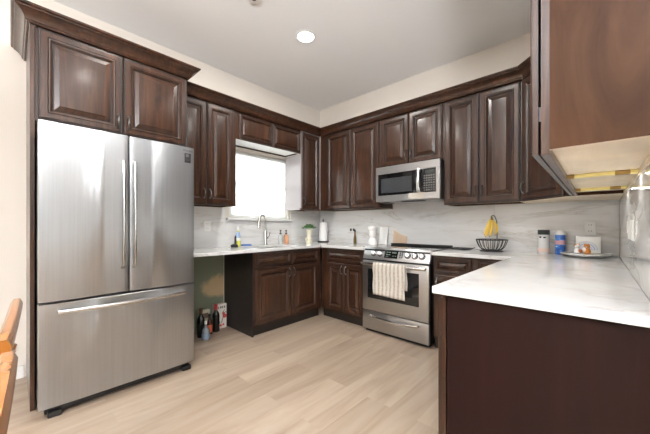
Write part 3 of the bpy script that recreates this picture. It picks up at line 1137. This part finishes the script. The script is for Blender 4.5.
MB().box(-.055, .055, -.033, .033, .016, .021, bev=.002).build('scour_pad', simple('dark_blue_pad', (.05, .11, .3), .95), t)

amb = simple('orange_soap', (.64, .33, .19), .12, coat=.5)
for (lab, loc, mat, lm) in (('clear soap pump bottle with black pump right of the faucet', (.075, -.845, CT), simple('clear_soap', (.52, .55, .54), .1, coat=.5), None),
                            ('orange soap pump bottle with black pump near the window corner', (.085, -.755, CT), amb, None)):
    s_ = 1.0 if mat is not amb else 1.18
    t = thing('soap_bottle', lab, 'bottle', loc)
    MB().lathe([(.026 * s_, 0), (.029 * s_, .004), (.029 * s_, .10), (.024 * s_, .115), (.012, .122), (.012, .13)], seg=22).build('body', mat, t)
    MB().lathe([(.015, .128), (.015, .146), (.006, .148), (.005, .17)], seg=14).build('collar', 'black', t)
    MB().lathe([(.011, .168), (.013, .172), (.013, .185), (.006, .188)], seg=14).tube([(0, 0, .179), (.02, -.012, .179), (.034, -.02, .172)], .0055, 8).build('pump', 'black', t)

# vase with a plant
cream = simple('cream_ceramic', (.80, .76, .60), .35, coat=.3)
t = thing('potted_plant', 'small green plant in a tall cream ceramic vase in the counter corner', 'plant', (.235, -.46, CT))
MB().lathe([(.040, 0), (.046, .006), (.047, .045), (.034, .062), (.037, .085), (.030, .10), (.036, .13), (.040, .165), (.043, .19), (.036, .19), (.032, .17), (0, .17)], seg=26, cap1=False).build('vase', cream, t)
b = MB()
b.tube([(.0, -.040, .04), (.0, -.058, .045), (.0, -.062, .062), (.0, -.056, .08)], [.014, .013, .012, .008], 10)
b.build('vase_arm', cream, t)
b = MB()
for i in range(90):
    a = random.uniform(0, 2 * PI)
    rr = random.uniform(.01, .085)
    z = .20 + .050 * (1 - (rr / .09) ** 2) * random.uniform(.3, 1.15)
    c = Vector((rr * math.cos(a), rr * math.sin(a), z))
    d = Vector((math.cos(a), math.sin(a), random.uniform(-.3, .8))).normalized()
    s2 = d.cross(Vector((0, 0, 1))).normalized()
    up_ = s2.cross(d)
    L_, w_ = random.uniform(.032, .05), random.uniform(.012, .018)
    ring = [c, c + d * L_ * .4 + s2 * w_ + up_ * .003, c + d * L_, c + d * L_ * .4 - s2 * w_ + up_ * .003]
    b.rings([ring, [p + up_ * -.0012 for p in ring]])
for i in range(12):
    a = i * 2 * PI / 12
    b.tube([(0, 0, .16), (.03 * math.cos(a), .03 * math.sin(a), .21), (.06 * math.cos(a), .06 * math.sin(a), .225)], .0015, 5)
b.build('foliage', simple('leaf_green', (.075, .22, .05), .5), t, smooth=False)

# paper towel roll on its holder
t = thing('paper_towel_holder', 'black upright holder carrying the paper towel roll in the corner', 'paper towel holder', (.205, -.140, CT))
MB().lathe([(.082, 0), (.084, .004), (.084, .012), (.080, .016), (0, .016)], seg=32, cap1=False).build('base', 'black', t)
MB().lathe([(.006, .014), (.006, .31), (.011, .313), (.013, .325), (.009, .335), (.006, .337), (.0045, .352), (0, .354)], seg=16, cap1=False).build('rod', 'black', t)
t = thing('paper_towel_roll', 'white paper towel roll standing on the black holder', 'paper towel', (.205, -.140, CT + .017))
MB().lathe([(.021, 0), (.058, 0), (.0605, .003), (.0605, .272), (.058, .275), (.021, .275), (.021, 0)], seg=36, cap0=False, cap1=False).build('paper', simple('paper_white', (.86, .86, .86), .9), t)
MB().lathe([(.020, 0.001), (.0208, 0.001), (.0208, .274), (.020, .274), (.020, .001)], seg=24, cap0=False, cap1=False).build('core', simple('cardboard', (.5, .38, .25), .9), t)

# left of the range
bottle('oil_bottle', 'slim dark olive oil bottle standing at the backsplash left of the range', 'bottle', (.735, -.055, CT),
       [(.020, 0), (.022, .004), (.021, .06), (.013, .11), (.0095, .15), (.0095, .16)], simple('olive_oil', (.13, .085, .02), .15, coat=.5),
       [(.012, .158), (.013, .160), (.012, .185), (.007, .190)], 'black', seg=18)
wc = simple('white_ceramic', (.84, .84, .83), .25, coat=.4)
t = thing('ceramic_canister', 'tall white ceramic pedestal jar with flared lid left of the range', 'jar', (1.105, -.175, CT))
MB().lathe([(.056, 0), (.060, .006), (.057, .05), (.044, .075), (.036, .09), (.038, .105), (.045, .125), (.046, .17), (.043, .18)], seg=30).build('body', wc, t)
MB().lathe([(.048, .18), (.056, .195), (.060, .215), (.056, .232), (.040, .243), (.014, .248), (0, .248)], seg=30, cap1=False).build('lid', wc, t)
t = thing('cutting_board', 'white cutting board leaning on the backsplash beside the pedestal jar', 'cutting board', (1.205, -.062, CT), 0)
mt = Matrix.Translation((0, 0, 0.002)) @ Matrix.Rotation(R(-9), 4, 'X')
MB().box(-.075, .045, -.006, .006, 0, .225, bev=.004, seg=2, mtx=mt).build('board', wc, t)
t = thing('cutting_board', 'pale wood cutting board with slanted top leaning behind the range corner', 'cutting board', (1.375, -.030, .944), 0)
b = MB()
b.prism([(-.055, 0), (.135, 0), (.135, .085), (.045, .105), (-.02, .15), (-.055, .165)], -.006, .006, axis='y', bev=.003)
bmesh.ops.transform(b.bm, matrix=Matrix.Translation((0, -.005, 0.001)) @ Matrix.Rotation(R(-6), 4, 'X'), verts=b.bm.verts)
b.build('board', simple('pale_beech', (.66, .50, .36), .5), t)

# ------------------------------------------------------------------ right worktop
t = thing('spoon_rest', 'flat black griddle tray lying on the counter right of the range', 'tray', (2.175, -.12, CT))
b = MB()
b.rings([rrect(.082, .078, .02, .0005), rrect(.088, .084, .02, .006), rrect(.090, .086, .02, .014), rrect(.084, .080, .02, .014), rrect(.080, .076, .02, .006)])
b.build('dish', 'black', t)
MB().tube([(.085, 0, .011), (.115, 0, .015), (.135, 0, .024)], [.009, .009, .006], 8, flat=(.6, 1.4)).build('handle', 'black', t)

bs = thing('banana_stand', 'black wire fruit basket with a banana hook near the backsplash', 'fruit basket', (2.475, -.185, CT))
def ring_tube(b, r, z, rad, n=40):
    pts = [Vector((r * math.cos(2 * PI * i / n), r * math.sin(2 * PI * i / n), z)) for i in range(n)]
    rgs = []
    for i in range(n):
        a = 2 * PI * i / n
        rd = Vector((math.cos(a), math.sin(a), 0))
        rgs.append([pts[i] + rd * rad * math.cos(2 * PI * k / 8) + Vector((0, 0, rad * math.sin(2 * PI * k / 8))) for k in range(8)])
    rgs.append(rgs[0])
    b.rings(rgs, cap0=False, cap1=False)


b = MB()
ring_tube(b, .095, .006, .005)
ring_tube(b, .06, .012, .004)
b.lathe([(.095, .002), (.095, .008), (.0, .008)], seg=32, cap1=False)
b.build('base_ring', 'blackwire', bs)
b = MB()
ring_tube(b, .134, .112, .0045)
b.build('rim', 'blackwire', bs)
for k in range(20):
    a = 2 * PI * k / 20
    MB().tube([(r * math.cos(a), r * math.sin(a), z) for r, z in ((.062, .012), (.086, .022), (.108, .045), (.122, .075), (.134, .112))], .0032, 6).build('wire', 'blackwire', bs)
pts = [(.02, .118, .112), (.02, .118, .20), (.018, .112, .29), (.012, .07, .335), (.006, .03, .348), (.0, -.005, .338), (-.002, -.014, .322), (.0, -.006, .312)]
MB().tube(pts, .0045, 8).build('hook', 'blackwire', bs)

ban = simple('banana_yellow', (.83, .56, .09), .45)
stem = simple('banana_stem', (.22, .15, .03), .7)
bn = thing('bananas', 'bunch of ripe yellow bananas hanging from the black hook', 'bananas', (2.475, -.20, CT + .315))
for k, (lat0, lat1, dep, ln, bow) in enumerate(((-.012, -.062, .0, .150, .004), (-.004, -.030, -.022, .168, .014), (.006, .004, -.018, .165, .018), (.012, .030, .012, .150, .020))):
    pts, rad = [], []
    for i in range(13):
        u = i / 12
        la = lat0 + (lat1 - lat0) * u + bow * math.sin(PI * u)
        de = dep * math.sin(min(1, u * 1.5) * PI / 2)
        pts.append((.73 * la - .68 * -de, .68 * la + .73 * de - .006, -.006 - ln * u))
        rad.append((.006, .0065, .009, .0125, .0148, .0158, .016, .016, .0155, .0145, .012, .0085, .005)[i])
    f_ = MB().tube(pts, rad, 6).build('banana', ban, bn, angle=.7)
    MB().ball(pts[-1], .0055, seg=8).build('tip', stem, f_)
MB().tube([(.010, -.008, -.014), (.006, -.006, .004), (.002, -.002, .016)], [.012, .010, .008], 10).build('crown', stem, bn)

# jar with black lid
t = thing('jar', 'clear plastic jar with a black lid standing left of the blue canister', 'jar', (2.872, -.125, CT))
MB().lathe([(.039, 0), (.042, .004), (.042, .155), (.039, .168), (.036, .172)], seg=30).build('container', simple('frosted_clear', (.60, .61, .61), .1, coat=.5), t)
MB().lathe([(.0425, .012), (.043, .013), (.043, .050), (.0425, .052)], seg=30, cap0=False, cap1=False).build('contents', simple('pinkish_contents', (.66, .50, .44), .4), t)
MB().lathe([(.042, .168), (.044, .170), (.044, .206), (.041, .21), (0, .21)], seg=30, cap1=False).build('lid', simple('dark_green_black_lid', (.02, .028, .027), .4), t)
MB().box(-.026, -.012, -.0425, -.036, .140, .153).box(.002, .020, -.0445, -.038, .138, .150).build('label_print', 'black', t)


def canister_mat():
    m, t, b = new_mat('blue_wrap')
    mp = mapped(t, (1, 1, 1))
    n = t.nodes.new('ShaderNodeTexNoise')
    n.inputs['Scale'].default_value = 28
    n.inputs['Detail'].default_value = 2
    t.links.new(mp.outputs[0], n.inputs[0])
    r = ramp(t, [(.40, (.03, .12, .45)), (.52, (.07, .25, .62)), (.62, (.45, .6, .82))])
    r.color_ramp.interpolation = 'CONSTANT'
    t.links.new(n.outputs[0], r.inputs[0])
    t.links.new(r.outputs[0], b.inputs['Base Color'])
    b.inputs['Roughness'].default_value = .3
    return m


t = thing('wipes_canister', 'blue cleaning wipes canister with white lid between jar and tray', 'canister', (2.985, -.105, CT))
MB().lathe([(.034, 0), (.036, .003), (.036, .165), (.034, .168)], seg=30).build('tub', canister_mat(), t)
MB().lathe([(.0363, .085), (.037, .087), (.037, .118), (.0363, .12)], seg=30, cap0=False, cap1=False).build('label_band', simple('red_white_band', (.62, .35, .38), .4), t)
MB().lathe([(.035, .168), (.037, .170), (.037, .188), (.028, .198), (.022, .206), (0, .206)], seg=30, cap1=False).build('lid', 'white', t)

# round tray with holder and two little figures
t = thing('serving_tray', 'round pale tray with dark metal rim near the side wall', 'tray', (3.150, -.215, CT))
MB().lathe([(.10, .0005), (.105, .002), (.10, .008), (.06, .012)], seg=40).build('foot', 'white', t)
MB().lathe([(.145, .011), (.156, .014), (.158, .028), (0, .028)], seg=48, cap1=False).build('plate', 'quartz', t)
b = MB()
ring_tube(b, .157, .016, .004, 56)
b.build('rim', simple('pewter_rim', (.30, .31, .33), .25, 1), t)
nh = thing('napkin_holder', 'white napkin holder with a grey rainbow on the tray', 'napkin holder', (3.166, -.140, CT + .0285), R(-4))
MB().box(-.076, .076, -.016, -.006, .002, .132, bev=.004, seg=2).build('front_plate', wc, nh)
MB().box(-.076, .076, .030, .040, .002, .132, bev=.004, seg=2).build('back_plate', wc, nh)
MB().box(-.076, .076, -.018, .042, .0003, .010, bev=.002).build('base', wc, nh)
for k, (r, c) in enumerate(((.070, (.60, .65, .70)), (.054, (.42, .54, .76)), (.038, (.62, .58, .76)))):
    b = MB()
    n = 20
    ro, ri = r, r - .008
    rgs = []
    for i in range(n + 1):
        a = PI * i / n
        rgs.append([(ro * math.cos(a) - .01, -.0162, .022 + ro * math.sin(a)), (ro * math.cos(a) - .01, -.0178, .022 + ro * math.sin(a)),
                    (ri * math.cos(a) - .01, -.0178, .022 + ri * math.sin(a)), (ri * math.cos(a) - .01, -.0162, .022 + ri * math.sin(a))])
    b.rings(rgs)
    b.build('rainbow_arc', simple('arc_tint', c, .5), nh)
org = simple('orange_glaze', (.78, .28, .035), .3, coat=.4)
drk = simple('brown_glaze', (.22, .07, .02), .3)


def shaker(label, loc, rz, s, body, head):
    t = thing('animal_shaker', label, 'figurine', loc, rz)
    b = MB()
    b.lathe([(.020 * s, 0), (.026 * s, .004 * s), (.027 * s, .018 * s), (.022 * s, .036 * s), (.015 * s, .046 * s), (.012 * s, .05 * s)], seg=18)
    b.ball((0, -.004 * s, .062 * s), .020 * s, scale=(1.05, .95, .9))
    b.build('body', body, t)
    for sx in (-1, 1):
        MB().lathe([(.007 * s, 0), (.005 * s, .008 * s), (0.0005, .015 * s)], (sx * .012 * s, -.004 * s, .074 * s), 8).build('ear', org, t)
    MB().ball((0, .004 * s, .066 * s), .0195 * s, scale=(1.08, .9, .85)).build('head_patch', head, t)
    MB().ball((0, -.021 * s, .057 * s), .008 * s, seg=10, scale=(1.2, 1, .8)).build('muzzle', wc, t)
    MB().ball((0, -.029 * s, .059 * s), .003 * s, seg=8).build('nose', 'black', t)
    b = MB()
    for sx in (-1, 1): b.ball((sx * .008 * s, -.021 * s, .068 * s), .0025 * s, seg=8)
    b.build('eyes', 'black', t)
    return t


f1 = shaker('white ceramic animal figure with orange head patches at the tray left', (3.103, -.258, CT + .0285), R(15), .85, wc, org)
MB().ball((.014, -.012, .018), .017, scale=(1, .9, .9)).build('side_patch', simple('rust_glaze', (.50, .12, .03), .3, coat=.3), f1)
f2 = shaker('orange ceramic animal figure sitting in front of the rainbow', (3.160, -.248, CT + .0285), R(-20), .9, org, simple('pale_orange_glaze', (.80, .48, .22), .35))
MB().ball((-.012, -.012, .024), .018, scale=(.9, .9, 1.1)).build('chest', wc, f2)

# ------------------------------------------------------------------ appliance gap: bare green wall and stored bottles
pg = MB().box(.0005, .003, -2.31, -1.6325, .003, .882)
o = struct(pg, 'trim_5', None or M['green'])


def patch_mat():
    m, t, b = new_mat('green_wall_with_bare_patch')
    tc = t.nodes.new('ShaderNodeTexCoord')
    mp = t.nodes.new('ShaderNodeMapping')
    mp.inputs['Location'].default_value = (0, 1.715 / .17, -.46 / .11)
    mp.inputs['Scale'].default_value = (0, 1 / .17, 1 / .11)
    t.links.new(tc.outputs['Object'], mp.inputs[0])
    n = t.nodes.new('ShaderNodeTexNoise')
    n.inputs['Scale'].default_value = 9
    n.inputs['Detail'].default_value = 4
    t.links.new(tc.outputs['Object'], n.inputs[0])
    ln = t.nodes.new('ShaderNodeVectorMath')
    ln.operation = 'LENGTH'
    t.links.new(mp.outputs[0], ln.inputs[0])
    ad = t.nodes.new('ShaderNodeMath')
    ad.operation = 'MULTIPLY_ADD'
    ad.inputs[1].default_value = 1.5
    t.links.new(n.outputs[0], ad.inputs[0])
    t.links.new(ln.outputs['Value'], ad.inputs[2])
    r = ramp(t, [(.78, (.50, .37, .21)), (.98, (.20, .225, .155))])
    sb = t.nodes.new('ShaderNodeMath')
    sb.operation = 'MULTIPLY'
    sb.inputs[1].default_value = .5
    t.links.new(ad.outputs[0], sb.inputs[0])
    t.links.new(sb.outputs[0], r.inputs[0])
    t.links.new(r.outputs[0], b.inputs['Base Color'])
    b.inputs['Roughness'].default_value = .85
    return m


o.data.materials[0] = patch_mat()

dkglass = simple('dark_wine_glass', (.008, .010, .008), .12, coat=.4)
red = simple('red_foil', (.38, .015, .02), .35)
brown = simple('brown_cap', (.10, .045, .02), .5)
WP = [(.036, 0), (.038, .004), (.038, .17), (.034, .195), (.016, .225), (.0145, .25), (.0145, .285)]
bottle('wine_bottle', 'dark bottle with red foil neck beside the red printed box', 'bottle', (.150, -1.800, .001), WP, dkglass, [(.0155, .235), (.0165, .236), (.0165, .29), (.013, .294)], red, capname='foil')
t = bottle('wine_bottle', 'dark bottle with brown cap standing nearest the refrigerator', 'bottle', (.19, -1.985, .001), WP, dkglass, [(.0155, .245), (.0165, .246), (.0165, .292), (.013, .296)], brown)
t = bottle('wine_bottle', 'dark bottle half hidden behind the brown capped one', 'bottle', (.10, -2.06, .001), WP, dkglass, [(.0155, .245), (.0165, .246), (.0165, .285), (.013, .288)], 'black')
bottle('sauce_bottle', 'short orange labelled bottle between the dark bottles', 'bottle', (.175, -1.885, .001), [(.026, 0), (.028, .003), (.028, .12), (.020, .145), (.012, .165), (.012, .19)],
       simple('dark_red_sauce', (.06, .015, .01), .2, coat=.3), [(.013, .185), (.014, .187), (.014, .212), (.010, .215)], 'black', band=(.0282, .02, .10), bandmat=simple('orange_label', (.55, .12, .05), .5))
t = bottle('clear_bottle', 'small clear bottle with bluish label lowest in front of the others', 'bottle', (.30, -1.985, .001), [(.034, 0), (.038, .004), (.038, .085), (.030, .108), (.013, .125), (.012, .165)],
           simple('smoky_clear', (.20, .23, .26), .12, coat=.5), [(.012, .158), (.013, .16), (.013, .185), (.010, .188)], 'white', band=(.0382, .02, .065), bandmat=simple('dull_blue_label', (.16, .22, .30), .5))
t = thing('carton', 'cream carton standing behind the bottles in the appliance gap', 'box', (.060, -1.90, .001), R(90))
MB().box(-.06, .06, -.03, .03, 0, .235, bev=.002).build('box', simple('cream_card', (.55, .50, .38), .7), t)
MB().box(-.04, .04, -.0308, -.0298, .15, .205).build('print', simple('brown_print', (.14, .09, .06), .7), t)
t = thing('printed_box', 'white box with red and black print against the green wall', 'box', (.075, -1.722, .001), R(86))
MB().box(-.068, .068, -.036, .036, 0, .272, bev=.002).build('box', simple('white_card', (.66, .62, .56), .6), t)
bk = simple('black_print', (.03, .025, .025), .6)
rp = simple('red_print', (.48, .03, .03), .6)
b = MB()
for i, w_ in enumerate((.014, .010, .016, .012, .014)): b.box(-.052 + i * .022, -.052 + i * .022 + w_, -.0368, -.0358, .225, .250)
b.build('print', simple('dark_green_print', (.04, .09, .05), .6), t)
b = MB()
for sx in (-1, 1):
    b.tube([(sx * .008, -.0362, .06), (sx * .02, -.0362, .10), (sx * .035, -.0362, .15), (sx * .058, -.0362, .185)], .0035, 6, flat=(1, .3))
    b.tube([(sx * .02, -.0362, .17), (sx * .045, -.0362, .205)], .004, 6, flat=(1, .3))
b.build('print', bk, t)
b = MB()
for cx, cz, r in ((-.045, .13, .022), (.045, .135, .024), (-.04, .165, .016), (.03, .165, .015), (.0, .035, .014), (-.035, .03, .016), (.03, .04, .012)):
    b.lathe([(r, 0), (r, .0008), (0, .0008)], (0, 0, 0), 14, cap1=False) if False else b.ball((cx, -.0360, cz), r, seg=12, scale=(1, .03, 1))
b.build('print', rp, t)

# ------------------------------------------------------------------ dining chairs at the left edge
oak = wood('orange_oak', (.27, .095, .015), (.34, .125, .022), (.40, .16, .034), scale=(10, 10, 1.2), rough=.22, coat=.6)


def chair(label, loc, rz):
    """local: faces -y, back at y about 0"""
    t = thing('dining_chair', label, 'chair', loc, rz)
    w = .215

    def post(s):
        b = MB()
        rgs = []
        for z, y, th_ in ((0.001, .015, .030), (.25, -.035, .034), (.46, -.062, .038), (.62, -.052, .040), (.76, -.030, .036), (.84, -.014, .030)):
            x0, x1 = (w - .034, w) if s > 0 else (-w, -w + .034)
            rgs.append([(x0, y - th_ / 2, z), (x1, y - th_ / 2, z), (x1, y + th_ / 2, z), (x0, y + th_ / 2, z)])
        b.rings(rgs)
        bmesh.ops.bevel(b.bm, geom=[e_ for e_ in b.bm.edges], offset=.006, segments=2, affect='EDGES', profile=.5)
        b.build('rear_post', oak, t, angle=.8)
    post(1)
    post(-1)
    # crest rail, gently bowed and capping the posts
    b = MB()
    rgs = []
    n = 10
    for i in range(n + 1):
        u = i / n * 2 - 1
        x = u * (w + .004)
        bow = .003 * (1 - u * u)
        rise = .004 * (1 - u * u)
        rgs.append([(x, -.030 + bow, .842), (x, .004 + bow, .842), (x, .020 + bow, .936 + rise), (x, .014 + bow, .949 + rise), (x, .001 + bow, .949 + rise), (x, -.006 + bow, .936 + rise)])
    b.rings(rgs)
    bmesh.ops.bevel(b.bm, geom=[e_ for e_ in b.bm.edges if len(e_.link_faces) == 2 and e_.calc_face_angle() > .5], offset=.005, segments=2, affect='EDGES', profile=.5)
    b.build('crest_rail', oak, t, angle=.8)
    for i in range(5):
        x = -.12 + .06 * i
        MB().tube([(x, -.05, .485), (x, -.038, .65), (x, -.014, .79), (x, .004, .845)], [.010, .011, .010, .009], 8, flat=(1, 1)).build('spindle', oak, t)
    MB().prism([(-w + .005, -.05), (w - .005, -.05), (w + .01, -.30), (w, -.47), (.1, -.485), (-.1, -.485), (-w, -.47), (-w - .01, -.30)], .445, .482, bev=.010).build('seat', oak, t, angle=.8)
    for s in (-1, 1):
        MB().tube([(s * .195, -.43, .446), (s * .205, -.445, .22), (s * .21, -.455, .001)], [.018, .021, .014], 12).build('front_leg', oak, t)
        MB().tube([(s * .205, -.445, .2), (s * .198, -.03, .22)], .010, 8).build('stretcher', oak, t)
    return t


c1 = chair('orange oak dining chair seen edge on by the wall at the left edge', (2.189, -3.346, 0), R(-3.1))
c2 = chair('orange oak dining chair seen edge on nearest the viewpoint at the lower left corner', (2.704, -3.362, 0), R(-3.1))

# repeats share a group phrase
for nm, ph in (('wall_cabinet', 'wall cabinets of the kitchen'), ('base_cabinet', 'base cabinets of the kitchen'), ('dining_chair', 'dining chairs at the left edge'),
               ('wine_bottle', 'dark bottles in the appliance gap'), ('soap_bottle', 'soap pump bottles by the sink'), ('cutting_board', 'cutting boards by the range'),
               ('light_switch', 'switch plates on the side wall'), ('outlet', 'outlets on the backsplash'), ('animal_shaker', 'animal figures on the tray'),
               ('light_rail', 'light strips under the near cabinet'), ('worktop', 'quartz worktops'), ('crown_molding', 'crown moldings')):
    for o in scene.objects:
        if o.get('category') and o.name.split('.')[0] == nm: o['group'] = ph
